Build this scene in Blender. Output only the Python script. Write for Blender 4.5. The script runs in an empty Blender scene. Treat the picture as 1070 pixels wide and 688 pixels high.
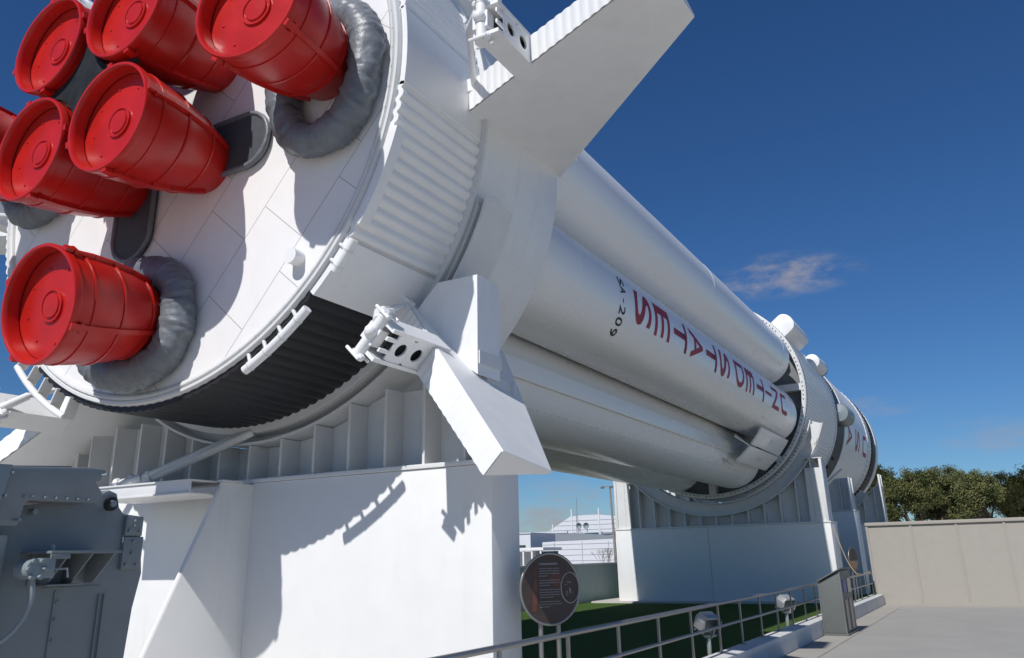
import bpy, bmesh, math, random
from mathutils import Vector, Matrix, noise
PI = math.pi; R = math.radians
random.seed(7)
sc = bpy.context.scene

# ---------------------------------------------------------------- camera
ZA = 6.61                                   # height of the rocket's axis
cd = bpy.data.cameras.new('camera'); cam = bpy.data.objects.new('camera', cd); sc.collection.objects.link(cam)
yaw, pit, rol = 0.5049, 0.3230, -0.0226
F = Vector((math.cos(yaw)*math.cos(pit), math.sin(yaw)*math.cos(pit), math.sin(pit)))
Rt = Vector((math.sin(yaw), -math.cos(yaw), 0)); Up = Rt.cross(F)
R2 = math.cos(rol)*Rt + math.sin(rol)*Up; U2 = -math.sin(rol)*Rt + math.cos(rol)*Up
M = Matrix((R2, U2, -F)).transposed().to_4x4(); M.translation = Vector((-5.778, -7.799, 1.6005))
cam.matrix_world = M
cd.sensor_width = 36; cd.lens = 36*857.744/1070
cd.shift_x = (535-537.38)/1070; cd.shift_y = -(344-296.43)/1070
cd.clip_start = 0.05; cd.clip_end = 3000
sc.camera = cam
# ---------------------------------------------------------------- sun, sky, exposure
SD = Vector((1.0, -0.045, -1.05)).normalized()        # direction the sunlight travels
sl = bpy.data.lights.new('sun', 'SUN'); so = bpy.data.objects.new('sun', sl); sc.collection.objects.link(so)
sl.energy = 4.2; sl.angle = R(0.53); sl.color = (1.0, 0.975, 0.945)
so.rotation_euler = SD.to_track_quat('-Z', 'Y').to_euler(); so.location = (-20, 0, 30)
w = bpy.data.worlds.new('World'); sc.world = w; w.use_nodes = True
nt = w.node_tree; nt.nodes.clear()
def N(t, tree=None, **k):
    n = (tree or nt).nodes.new(t)
    for a, b in k.items(): setattr(n, a, b)
    return n
out = N('ShaderNodeOutputWorld'); bg = N('ShaderNodeBackground'); sky = N('ShaderNodeTexSky')
sky.sky_type = 'NISHITA'; sky.sun_disc = False
sky.sun_elevation = math.asin(-SD.z); sky.sun_rotation = math.atan2(-SD.x, -SD.y)
sky.air_density = 1.0; sky.dust_density = 0.0; sky.ozone_density = 4.0; sky.altitude = 0
bg.inputs['Strength'].default_value = 0.067
tc = N('ShaderNodeTexCoord'); L = nt.links.new
hsv = N('ShaderNodeHueSaturation'); hsv.inputs['Saturation'].default_value = 1.12
L(sky.outputs[0], hsv.inputs['Color'])
tint = N('ShaderNodeVectorMath', operation='MULTIPLY'); L(hsv.outputs[0], tint.inputs[0]); tint.inputs[1].default_value = (.575, .82, 1.09)
cur = tint.outputs[0]
# a few small fair-weather clouds
nz = N('ShaderNodeTexNoise'); nz.inputs['Scale'].default_value = 14; nz.inputs['Detail'].default_value = 8; nz.inputs['Roughness'].default_value = 0.62
mp = N('ShaderNodeMapping'); mp.inputs['Scale'].default_value = (1, 1, 2.6)
L(tc.outputs['Generated'], mp.inputs[0]); L(mp.outputs[0], nz.inputs['Vector'])
for (dx, dy, dz), wd, ht, amt in (((.9379, .1664, .3042), .080, .024, .95), ((.9938, -.0127, .1108), .050, .018, .55), ((.8887, .4567, .0402), .11, .028, .75),
                             ((.9849, .0868, .150), .05, .012, .35), ((.9028, .425, .0664), .09, .02, .5), ((.975, .13, .105), .04, .013, .7)):
    d = Vector((dx, dy, dz)).normalized(); rt = d.cross(Vector((0, 0, 1))).normalized(); up = rt.cross(d)
    def lin(vec, s):
        v = N('ShaderNodeVectorMath', operation='DOT_PRODUCT'); v.inputs[1].default_value = vec
        L(tc.outputs['Generated'], v.inputs[0]); m = N('ShaderNodeMath', operation='MULTIPLY'); L(v.outputs['Value'], m.inputs[0]); m.inputs[1].default_value = 1/s
        q = N('ShaderNodeMath', operation='MULTIPLY'); L(m.outputs[0], q.inputs[0]); L(m.outputs[0], q.inputs[1]); return q.outputs[0]
    a = N('ShaderNodeMath', operation='ADD'); L(lin(rt, wd), a.inputs[0]); L(lin(up, ht), a.inputs[1])
    e = N('ShaderNodeMapRange', interpolation_type='SMOOTHSTEP'); L(a.outputs[0], e.inputs[0])
    e.inputs[1].default_value = 0; e.inputs[2].default_value = 1.6; e.inputs[3].default_value = 1; e.inputs[4].default_value = 0
    f = N('ShaderNodeVectorMath', operation='DOT_PRODUCT'); f.inputs[1].default_value = d; L(tc.outputs['Generated'], f.inputs[0])
    g = N('ShaderNodeMath', operation='GREATER_THAN'); L(f.outputs['Value'], g.inputs[0]); g.inputs[1].default_value = 0
    n1 = N('ShaderNodeMapRange', interpolation_type='SMOOTHSTEP'); L(nz.outputs['Fac'], n1.inputs[0])
    n1.inputs[1].default_value = .40; n1.inputs[2].default_value = .72
    m1 = N('ShaderNodeMath', operation='MULTIPLY'); L(e.outputs[0], m1.inputs[0]); L(n1.outputs[0], m1.inputs[1])
    m2 = N('ShaderNodeMath', operation='MULTIPLY'); L(m1.outputs[0], m2.inputs[0]); L(g.outputs[0], m2.inputs[1])
    m3 = N('ShaderNodeMath', operation='MULTIPLY'); L(m2.outputs[0], m3.inputs[0]); m3.inputs[1].default_value = amt
    mx = N('ShaderNodeMixRGB'); L(m3.outputs[0], mx.inputs[0]); L(cur, mx.inputs[1]); mx.inputs[2].default_value = (5.2, 5.0, 5.4, 1)
    cur = mx.outputs[0]
L(cur, bg.inputs['Color']); L(bg.outputs[0], out.inputs['Surface'])
sc.view_settings.view_transform = 'Standard'; sc.view_settings.look = 'None'
sc.view_settings.exposure = 0.0; sc.view_settings.gamma = 1; sc.view_settings.use_curve_mapping = False
sc.render.engine = 'CYCLES'
sc.cycles.max_bounces = 8; sc.cycles.diffuse_bounces = 5

# ---------------------------------------------------------------- materials
def mat(name, col, rough=.5, spec=.5, metal=0, var=.06, vscale=3.0, bump=0, bscale=60, dirt=0, dirtcol=(.25, .22, .18), wear=0, coat=0, stretch=(1, 1, 1)):
    m = bpy.data.materials.new(name); m.use_nodes = True; t = m.node_tree; b = t.nodes['Principled BSDF']; l = t.links.new
    b.inputs['Roughness'].default_value = rough; b.inputs['Specular IOR Level'].default_value = spec; b.inputs['Metallic'].default_value = metal
    b.inputs['Coat Weight'].default_value = coat
    c = t.nodes.new('ShaderNodeTexCoord'); mpn = t.nodes.new('ShaderNodeMapping'); mpn.inputs['Scale'].default_value = stretch; l(c.outputs['Object'], mpn.inputs[0])
    n = t.nodes.new('ShaderNodeTexNoise'); n.inputs['Scale'].default_value = vscale; n.inputs['Detail'].default_value = 8; n.inputs['Roughness'].default_value = .62; l(mpn.outputs[0], n.inputs['Vector'])
    r = t.nodes.new('ShaderNodeMapRange'); l(n.outputs['Fac'], r.inputs[0]); r.inputs[1].default_value = .3; r.inputs[2].default_value = .7
    r.inputs[3].default_value = 1-var; r.inputs[4].default_value = 1+var
    v = t.nodes.new('ShaderNodeVectorMath'); v.operation = 'SCALE'; v.inputs[0].default_value = col; l(r.outputs[0], v.inputs['Scale'])
    outc = v.outputs[0]
    if dirt:
        n2 = t.nodes.new('ShaderNodeTexNoise'); n2.inputs['Scale'].default_value = 1.7; n2.inputs['Detail'].default_value = 10; n2.inputs['Roughness'].default_value = .7
        mp2 = t.nodes.new('ShaderNodeMapping'); mp2.inputs['Scale'].default_value = (2.5, 2.5, .7); l(c.outputs['Object'], mp2.inputs[0]); l(mp2.outputs[0], n2.inputs['Vector'])
        r2 = t.nodes.new('ShaderNodeMapRange'); l(n2.outputs['Fac'], r2.inputs[0]); r2.inputs[1].default_value = .55; r2.inputs[2].default_value = .8; r2.inputs[3].default_value = 0; r2.inputs[4].default_value = dirt
        x = t.nodes.new('ShaderNodeMixRGB'); l(r2.outputs[0], x.inputs[0]); l(outc, x.inputs[1]); x.inputs[2].default_value = (*dirtcol, 1); outc = x.outputs[0]
    l(outc, b.inputs['Base Color'])
    rr = t.nodes.new('ShaderNodeMapRange'); l(n.outputs['Fac'], rr.inputs[0]); rr.inputs[3].default_value = max(.02, rough-.08); rr.inputs[4].default_value = min(1, rough+.1); l(rr.outputs[0], b.inputs['Roughness'])
    if bump:
        n3 = t.nodes.new('ShaderNodeTexNoise'); n3.inputs['Scale'].default_value = bscale; n3.inputs['Detail'].default_value = 5; l(c.outputs['Object'], n3.inputs['Vector'])
        bp = t.nodes.new('ShaderNodeBump'); bp.inputs['Strength'].default_value = bump; bp.inputs['Distance'].default_value = .02; l(n3.outputs['Fac'], bp.inputs['Height']); l(bp.outputs[0], b.inputs['Normal'])
    return m
WHITE = mat('white_paint', (.79, .79, .785), .38, .5, var=.03, dirt=.14, bump=.05, bscale=6)
TANK = mat('tank_paint', (.83, .83, .82), .27, .6, var=.012, vscale=1.2, dirt=.025, stretch=(.25, 1, 1), bump=.06, bscale=2.5)
PIERW = mat('pier_paint', (.75, .75, .735), .55, .4, var=.02, dirt=.10, dirtcol=(.42, .36, .28), bump=.04, bscale=8)
def streaks(m, amt, col):
    t, b, l = m.node_tree, m.node_tree.nodes['Principled BSDF'], m.node_tree.links.new
    c = t.nodes.new('ShaderNodeTexCoord'); q = t.nodes.new('ShaderNodeMapping'); q.inputs['Scale'].default_value = (5, 5, .25); l(c.outputs['Object'], q.inputs[0])
    n = t.nodes.new('ShaderNodeTexNoise'); n.inputs['Scale'].default_value = 1.3; n.inputs['Detail'].default_value = 6; l(q.outputs[0], n.inputs['Vector'])
    n2 = t.nodes.new('ShaderNodeTexNoise'); n2.inputs['Scale'].default_value = .8; n2.inputs['Detail'].default_value = 3; l(c.outputs['Object'], n2.inputs['Vector'])
    r = t.nodes.new('ShaderNodeMapRange'); l(n.outputs['Fac'], r.inputs[0]); r.inputs[1].default_value = .58; r.inputs[2].default_value = .78; r.inputs[3].default_value = 0; r.inputs[4].default_value = amt
    r2 = t.nodes.new('ShaderNodeMapRange'); l(n2.outputs['Fac'], r2.inputs[0]); r2.inputs[1].default_value = .42; r2.inputs[2].default_value = .62
    mu = t.nodes.new('ShaderNodeMath'); mu.operation = 'MULTIPLY'; l(r.outputs[0], mu.inputs[0]); l(r2.outputs[0], mu.inputs[1])
    src = b.inputs['Base Color'].links[0].from_socket; x = t.nodes.new('ShaderNodeMixRGB'); l(mu.outputs[0], x.inputs[0]); l(src, x.inputs[1]); x.inputs[2].default_value = (*col, 1); l(x.outputs[0], b.inputs['Base Color'])
streaks(PIERW, .22, (.42, .36, .27)); streaks(STUCCO_ := None, 0, 0) if False else None
STEELW = mat('steel_white_paint', (.66, .665, .66), .45, .45, var=.04, dirt=.14, dirtcol=(.35, .28, .22))
BLACK = mat('black_paint', (.018, .018, .02), .5, .35, var=.2, dirt=.1, dirtcol=(.06, .055, .05))
SOOT = mat('sooty_shield', (.016, .02, .024), .75, .15, var=.4, vscale=6)
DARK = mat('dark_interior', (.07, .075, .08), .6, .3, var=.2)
FABD = mat('dark_boot_fabric', (.07, .078, .088), .6, .3, var=.15, bump=.4, bscale=9)
DGREY = mat('primer_grey', (.20, .215, .22), .6, .3, var=.2)
SJOINT = mat('siding_joint', (.42, .43, .46), .7, .2, var=.05)
RED = mat('red_paint', (.46, .013, .009), .30, .42, var=.16, vscale=1.6, dirt=.34, dirtcol=(.20, .012, .014), bump=.03, bscale=5)
REDL = mat('red_letter_paint', (.33, .020, .035), .5, .3, var=.18, vscale=9)
BLKL = mat('black_letter_paint', (.02, .02, .022), .5, .3, var=.15, vscale=9)
FABRIC = mat('grey_boot_fabric', (.145, .16, .178), .42, .5, var=.14, vscale=5, bump=.55, bscale=13, dirt=.35, dirtcol=(.27, .29, .30))
GREY = mat('grey_steel_paint', (.20, .225, .235), .42, .45, var=.07, vscale=3, bump=.05, bscale=25, dirt=.2, dirtcol=(.16, .17, .17))
GREYL = mat('light_grey_steel_paint', (.22, .26, .28), .4, .5, var=.08)
STAIN = mat('brushed_stainless', (.34, .325, .31), .42, .5, metal=.85, var=.06)
STUCCO = mat('beige_stucco', (.37, .345, .305), .9, .15, var=.03, bump=.25, bscale=140, dirt=.07, dirtcol=(.35, .32, .28))
TEAL = mat('grey_green_wall', (.46, .52, .51), .8, .2, var=.05, bump=.4, bscale=30)
CURB = mat('painted_curb', (.62, .62, .60), .8, .2, var=.08, dirt=.35, dirtcol=(.32, .31, .29), bump=.2, bscale=40)
SIDING = mat('white_siding', (.62, .63, .66), .6, .3, var=.03)
SHEDGREY = mat('blue_grey_siding', (.24, .26, .29), .6, .3, var=.05)
GLASSD = mat('dark_glass', (.03, .05, .055), .15, .6, var=.1)
TEALG = mat('green_glass', (.035, .12, .12), .2, .6, var=.1)
KIOSK = mat('kiosk_grey', (.125, .135, .13), .5, .4, var=.04)
POLE = mat('galvanised_pole', (.24, .22, .19), .7, .3, var=.12)
BARK = mat('bark', (.13, .105, .08), .9, .1, var=.25, vscale=8)
ROPE = mat('tan_rope', (.45, .33, .19), .9, .1, var=.1)
SIGNF = mat('sign_face', (.050, .034, .029), .38, .5, var=.25, vscale=4)
SIGNR = mat('sign_rust_image', (.12, .045, .036), .4, .4, var=.4, vscale=6)
SIGNT = mat('sign_text', (.22, .21, .21), .6, .3, var=.1)
BLUE = mat('blue_sticker', (.02, .05, .30), .4, .4, var=.05)
ALU = mat('floodlight_aluminium', (.55, .56, .56), .3, .5, metal=.6, var=.08)

def nodes(m): return m.node_tree, m.node_tree.nodes['Principled BSDF'], m.node_tree.links.new
def concrete():
    m = mat('concrete', (.335, .325, .30), .85, .25, var=.06, vscale=.9, bump=.15, bscale=120, dirt=.35, dirtcol=(.25, .24, .22)); t, b, l = nodes(m)
    c = t.nodes.new('ShaderNodeTexCoord'); br = t.nodes.new('ShaderNodeTexBrick'); mq = t.nodes.new('ShaderNodeMapping'); mq.inputs['Location'].default_value = (-22.3+46, 5.0+36, 0); l(c.outputs['Object'], mq.inputs[0]); l(mq.outputs[0], br.inputs['Vector'])
    br.offset = 0; br.inputs['Scale'].default_value = 1; br.inputs['Brick Width'].default_value = 4.6; br.inputs['Row Height'].default_value = 3.6; br.inputs['Mortar Size'].default_value = .012
    br.inputs['Color1'].default_value = (1, 1, 1, 1); br.inputs['Color2'].default_value = (.95, .95, .955, 1); br.inputs['Mortar'].default_value = (.72, .70, .67, 1)
    src = b.inputs['Base Color'].links[0].from_socket; x = t.nodes.new('ShaderNodeMixRGB'); x.blend_type = 'MULTIPLY'; x.inputs[0].default_value = 1; l(src, x.inputs[1]); l(br.outputs['Color'], x.inputs[2]); l(x.outputs[0], b.inputs['Base Color'])
    return m
CONC = concrete()
STRIP = mat('paving_strip_concrete', (.35, .33, .295), .88, .2, var=.07, vscale=1.2, bump=.15, bscale=120, dirt=.2, dirtcol=(.30, .275, .24))
PAD = mat('bounce_and_footing_concrete', (.50, .48, .44), .9, .2, var=.06, vscale=1.0, bump=.15, bscale=100, dirt=.15, dirtcol=(.38,.36,.33))  # pale to bounce sunlight from unseen ground; the footing slab uses it too
BATTEN = mat('beige_batten_shaded', (.35, .326, .288), .9, .15, var=.03)  # darker than the stucco, standing in for shading along the batten edges
def turf():
    m = mat('turf', (.07, .125, .028), .95, .1, var=.3, vscale=60, bump=1.0, bscale=180); return m
TURF = turf()
FIELD = mat('far_ground', (.33, .32, .29), .95, .1, var=.3, vscale=.1)
def baseplate():
    m = mat('heat_shield_paint', (.80, .79, .775), .5, .4, var=.02, dirt=.10, bump=.05, bscale=5); t, b, l = nodes(m)
    c = t.nodes.new('ShaderNodeTexCoord'); mpn = t.nodes.new('ShaderNodeMapping'); mpn.inputs['Rotation'].default_value = (R(50), 0, 0)
    l(c.outputs['Object'], mpn.inputs[0]); sp = t.nodes.new('ShaderNodeSeparateXYZ'); l(mpn.outputs[0], sp.inputs[0]); cb = t.nodes.new('ShaderNodeCombineXYZ')
    l(sp.outputs['Y'], cb.inputs[0]); l(sp.outputs['Z'], cb.inputs[1])
    br = t.nodes.new('ShaderNodeTexBrick'); l(cb.outputs[0], br.inputs['Vector']); br.offset = .37; br.offset_frequency = 2; br.inputs['Scale'].default_value = 1
    br.inputs['Brick Width'].default_value = 1.15; br.inputs['Row Height'].default_value = .72; br.inputs['Mortar Size'].default_value = .006; br.inputs['Mortar Smooth'].default_value = .2
    br.inputs['Color1'].default_value = (1, 1, 1, 1); br.inputs['Color2'].default_value = (.975, .975, .975, 1); br.inputs['Mortar'].default_value = (.56, .55, .54, 1)
    src = b.inputs['Base Color'].links[0].from_socket; x = t.nodes.new('ShaderNodeMixRGB'); x.blend_type = 'MULTIPLY'; x.inputs[0].default_value = 1; l(src, x.inputs[1]); l(br.outputs['Color'], x.inputs[2]); l(x.outputs[0], b.inputs['Base Color'])
    return m
SHIELD = baseplate()
def leafmat(name, c1, c2):
    m = bpy.data.materials.new(name); m.use_nodes = True; t, b, l = nodes(m)
    oi = t.nodes.new('ShaderNodeObjectInfo'); c = t.nodes.new('ShaderNodeTexCoord'); n = t.nodes.new('ShaderNodeTexNoise'); n.inputs['Scale'].default_value = .9; n.inputs['Detail'].default_value = 6
    l(c.outputs['Object'], n.inputs['Vector']); r = t.nodes.new('ShaderNodeValToRGB'); r.color_ramp.elements[0].position = .35; r.color_ramp.elements[1].position = .68
    r.color_ramp.elements[0].color = (*c1, 1); r.color_ramp.elements[1].color = (*c2, 1); l(n.outputs['Fac'], r.inputs[0]); l(r.outputs[0], b.inputs['Base Color'])
    b.inputs['Roughness'].default_value = .6; b.inputs['Specular IOR Level'].default_value = .25
    return m
LEAF = leafmat('oak_leaf', (.065, .085, .026), (.17, .165, .06))

# ---------------------------------------------------------------- mesh helpers (world coordinates)
class MB:
    def __init__(s): s.v = []; s.f = []; s.T = None
    def add(s, vs, fs):
        o = len(s.v); s.v += [Vector(p) for p in vs]; s.f += [tuple(i+o for i in f) for f in fs]; return s
    def box(s, a, b):
        (x0, y0, z0), (x1, y1, z1) = a, b
        return s.add([(x0,y0,z0),(x1,y0,z0),(x1,y1,z0),(x0,y1,z0),(x0,y0,z1),(x1,y0,z1),(x1,y1,z1),(x0,y1,z1)],
                     [(0,3,2,1),(4,5,6,7),(0,1,5,4),(1,2,6,5),(2,3,7,6),(3,0,4,7)])
    def obox(s, c, ax, ay, az, sx, sy, sz):
        c, ax, ay, az = (Vector(q) for q in (c, ax, ay, az)); vs = []
        for k in (-1, 1):
            for i, j in ((-1,-1),(1,-1),(1,1),(-1,1)): vs.append(c+ax*(i*sx/2)+ay*(j*sy/2)+az*(k*sz/2))
        return s.add(vs, [(0,3,2,1),(4,5,6,7),(0,1,5,4),(1,2,6,5),(2,3,7,6),(3,0,4,7)])
    def prism(s, pts, off):
        n = len(pts); off = Vector(off); a = [Vector(p) for p in pts]
        return s.add(a+[p+off for p in a], [tuple(range(n-1,-1,-1)), tuple(range(n,2*n))]+[(i,(i+1)%n,n+(i+1)%n,n+i) for i in range(n)])
    def tube(s, path, r, n=12, cap=True, closed=False, wob=None):
        path = [Vector(p) for p in path]; m = len(path); rs = r if isinstance(r, (list, tuple)) else [r]*m
        prev = None; vs = []
        for i, p in enumerate(path):
            if closed: t = (path[(i+1) % m]-path[i-1]).normalized()
            else: t = (path[min(i+1, m-1)]-path[max(i-1, 0)]).normalized()
            if prev is None: u = t.orthogonal().normalized()
            else: u = (prev-t*prev.dot(t)).normalized()
            prev = u; v = t.cross(u)
            for k in range(n):
                a = 2*PI*k/n; q = p+(u*math.cos(a)+v*math.sin(a))*rs[i]
                if wob: q = wob(q, (q-p).normalized())
                vs.append(q)
        fs = [(i*n+k, i*n+(k+1)%n, (i+1)*n+(k+1)%n, (i+1)*n+k) for i in range(m-1) for k in range(n)]
        if closed:
            # close with the nearest matching twist
            best = min(range(n), key=lambda o: (vs[(m-1)*n]-vs[o]).length)
            fs += [((m-1)*n+k, (m-1)*n+(k+1)%n, (k+1+best)%n, (k+best)%n) for k in range(n)]
        elif cap: fs += [tuple(range(n-1,-1,-1)), tuple(range((m-1)*n, m*n))]
        return s.add(vs, fs)
    def lathe(s, prof, n=64, c=(0,0), a0=0, a1=360, rf=None, caps=True):
        """prof: (x, r) about an axis along X through y,z = c; angle phi: 0 toward -Y, 90 up"""
        full = abs(a1-a0) >= 359.9; m = n if full else n+1; vs = []
        for i in range(m):
            ph = R(a0+(a1-a0)*i/n)
            for x, r in prof:
                q = rf(x, r, ph) if rf else r
                vs.append((x, c[0]-q*math.cos(ph), c[1]+q*math.sin(ph)))
        k = len(prof); fs = []
        for i in range(n):
            j = (i+1) % m
            for p in range(k-1): fs.append((i*k+p, i*k+p+1, j*k+p+1, j*k+p))
        return s.add(vs, fs)
    def ring(s, x0, x1, r0, r1, n=96, c=(0,0), a0=0, a1=360):
        return s.lathe([(x0,r0),(x0,r1),(x1,r1),(x1,r0),(x0,r0)], n, c, a0, a1) if abs(a1-a0) >= 359.9 else s.arcbox(x0,x1,r0,r1,n,c,a0,a1)
    def arcbox(s, x0, x1, r0, r1, n, c, a0, a1):
        vs = []
        for i in range(n+1):
            ph = R(a0+(a1-a0)*i/n)
            for x, r in ((x0,r0),(x0,r1),(x1,r1),(x1,r0)): vs.append((x, c[0]-r*math.cos(ph), c[1]+r*math.sin(ph)))
        fs = [(i*4+p, i*4+(p+1)%4, (i+1)*4+(p+1)%4, (i+1)*4+p) for i in range(n) for p in range(4)]
        fs += [(3,2,1,0), (n*4, n*4+1, n*4+2, n*4+3)]
        return s.add(vs, fs)
    def sphere(s, c, r, n=12, sc_=(1,1,1)):
        vs = []; fs = []; h = n//2
        for i in range(h+1):
            th = PI*i/h
            for k in range(n): a = 2*PI*k/n; vs.append((c[0]+sc_[0]*r*math.sin(th)*math.cos(a), c[1]+sc_[1]*r*math.sin(th)*math.sin(a), c[2]+sc_[2]*r*math.cos(th)))
        for i in range(h):
            for k in range(n): fs.append((i*n+k, (i+1)*n+k, (i+1)*n+(k+1)%n, i*n+(k+1)%n))
        return s.add(vs, fs)
    def build(s, name, m, parent=None, smooth=35, bevel=0, local=False):
        me = bpy.data.meshes.new(name); o = bpy.data.objects.new(name, me); sc.collection.objects.link(o)
        org = Vector((0,0,0)) if local else (Vector(parent['wloc']) if parent else Vector((0,0,0)))
        me.from_pydata([tuple(v-org) for v in s.v], [], s.f)
        bm = bmesh.new(); bm.from_mesh(me)
        bmesh.ops.remove_doubles(bm, verts=bm.verts, dist=1e-5)
        bmesh.ops.recalc_face_normals(bm, faces=bm.faces)
        if bevel:
            es = [e for e in bm.edges if len(e.link_faces) == 2 and e.calc_face_angle(0) > R(30)]
            bmesh.ops.bevel(bm, geom=es, offset=bevel, segments=2, affect='EDGES', profile=.6, clamp_overlap=True)
        bm.to_mesh(me); bm.free(); me.materials.append(m)
        if smooth:
            for p in me.polygons: p.use_smooth = True
            me.set_sharp_from_angle(angle=R(smooth))
        if parent: o.parent = parent
        o['wloc'] = tuple(org) if not local else (0.,0.,0.)
        return o
def tag(o, label=None, cat=None, group=None, kind=None):
    for k, v in (('label', label), ('category', cat), ('group', group), ('kind', kind)):
        if v: o[k] = v
    return o
def empty(name, loc, label, cat, group=None):
    o = bpy.data.objects.new(name, None); sc.collection.objects.link(o); o.location = loc; o.empty_display_size = .3; o['wloc'] = tuple(loc)
    return tag(o, label, cat, group)
def copy_tree(o, parent=None):
    c = o.copy(); sc.collection.objects.link(c)
    if parent: c.parent = parent
    for ch in list(o.children): copy_tree(ch, c)
    return c
def pc(x, r, ph, c=(0, ZA)):
    a = R(ph); return Vector((x, c[0]-r*math.cos(a), c[1]+r*math.sin(a)))
AX = (0, ZA)

# ================================================================ the setting
g = MB().add([(-400,-600,-.03),(1500,-600,-.03),(1500,900,-.03),(-400,900,-.03)], [(0,1,2,3)]).build('ground', FIELD, smooth=0); tag(g, kind='structure')
g = MB().box((-30,-24,-.2), (5.9,-4.3,0)).build('pavement', PAD, smooth=0); tag(g, kind='structure')  # unseen stretch, made paler to throw fill light on the side faces
g = MB().box((5.9,-24,-.2), (23.5,-4.3,0)).build('pavement', CONC, smooth=0); tag(g, kind='structure')
g = MB().box((-30,-4.2,-.2), (2.3,4.62,.10)).build('bounce_apron', PAD, smooth=0); tag(g, kind='structure')  # unseen pale pad added to bounce light onto the pier and undersides
g = MB().box((2.303,-4.2,-.2), (44,4.62,.14)).build('lawn', TURF, smooth=0); tag(g, kind='structure')
g = MB().box((25,5,-.1), (60,60,-.004)).build('service_yard', CONC, smooth=0); tag(g, kind='structure')

g = MB().box((5.9,-4.99,.001), (22.28,-4.452,.004)).build('paving_strip', STRIP, smooth=0); tag(g, kind='structure')
g = MB().box((22.33,-24,.001), (23.44,-4.452,.004)).build('paving_strip', STRIP, smooth=0); tag(g, kind='structure')
# ---- beige perimeter wall
wl = empty('perimeter_wall', (23.5,-12,0), 'long beige stucco wall with vertical battens closing the far end of the concrete walkway', 'wall')
MB().box((23.47,-26,0), (23.72,-4.22,2.327)).build('wall_panel', STUCCO, wl)
MB().box((23.41,-26,2.33), (23.76,-4.20,2.43)).build('coping', STUCCO, wl, bevel=.01)
MB().box((23.45,-26,0.003), (23.467,-4.22,.09)).build('plinth', STUCCO, wl)
y = -4.24
for k in range(17): MB().box((23.44, y-.035, .093), (23.467, y+.035, 2.32)).build('batten', BATTEN, wl); y -= 1.27
# ---- grey-green wall behind the lawn
wl = empty('garden_wall', (10,4.7,0), 'low grey-green wall along the back of the lawn, seen between the two white piers', 'wall')
MB().box((-25,4.62,0), (40,4.85,1.33)).build('wall_panel', TEAL, wl)
MB().box((-25,4.58,1.333), (40,4.89,1.385)).build('coping', PIERW, wl)

g = MB().box((20.9,-2.5,.1), (23.2,4.3,.19)).build('footing_slab', PAD, smooth=0); tag(g, kind='structure')
# ---- kerb with the handrail
kb = MB().box((-12,-4.45,-.02), (23.40,-4.12,.30)).build('kerb', CURB, bevel=.012)
tag(kb, kind='structure')
def railing(x0, x1, posts, label):
    e = empty('handrail', ((x0+x1)/2,-4.2,.3), label, 'handrail', 'tubular handrails along the white kerb')
    MB().tube([(x0,-4.2,.93),(x1,-4.2,.93)], .026, 14).build('top_rail', STAIN, e)
    MB().tube([(x0,-4.2,.63),(x1,-4.2,.63)], .019, 12).build('middle_rail', STAIN, e)
    for x in posts:
        p = MB().box((x-.022,-4.211,.302), (x+.022,-4.189,.91)).build('post', STAIN, e)
        MB().box((x-.05,-4.25,.3005), (x+.05,-4.15,.309)).build('foot_plate', STAIN, p)
railing(-4.5, 14.25, [-4.4,-3.3,-2.1,-.9,.35,1.6,2.8,4.0,5.2,6.43,7.6,8.83,10.03,11.25,12.5,13.72], 'long tubular steel handrail in front of the lawn, running up to the grey kiosk')
railing(15.4, 23.2, [15.5,16.75,18.0,19.3,20.6,21.9,23.15], 'short tubular steel handrail beyond the grey kiosk, ending at the beige wall')

# ---- kiosk
k = empty('kiosk', (13.4,-4.66,0), 'grey sheet-metal kiosk with a slanted top standing on the pavement against the kerb', 'kiosk')
MB().prism([(12.75,-4.46,.05),(12.75,-4.90,.05),(12.75,-4.90,1.22),(12.75,-4.46,1.00)], (1.35,0,0)).build('body', KIOSK, k, bevel=.012)
MB().box((12.72,-4.93,.0), (14.13,-4.455,.048)).build('base', KIOSK, k)
for (a, b) in (((12.735,-4.475,.05),(12.749,-4.455,1.0)), ((12.735,-4.905,.05),(12.749,-4.885,1.21))): MB().box(a, b).build('corner_trim', STAIN, k)
MB().prism([(12.70,-4.44,1.005),(12.70,-4.925,1.2475),(12.70,-4.925,1.275),(12.70,-4.44,1.035)], (1.45,0,0)).build('roof', KIOSK, k, bevel=.006)
MB().box((12.95,-4.912,.80), (13.35,-4.902,1.05)).build('sticker', BLUE, k)
for x in (12.95, 13.50): MB().box((x,-4.912,.10), (x+.28,-4.902,.66)).build('side_panel', STAIN, k)
MB().box((13.50,-4.912,.78), (13.95,-4.902,1.06)).build('screen', GLASSD, k)

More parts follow.
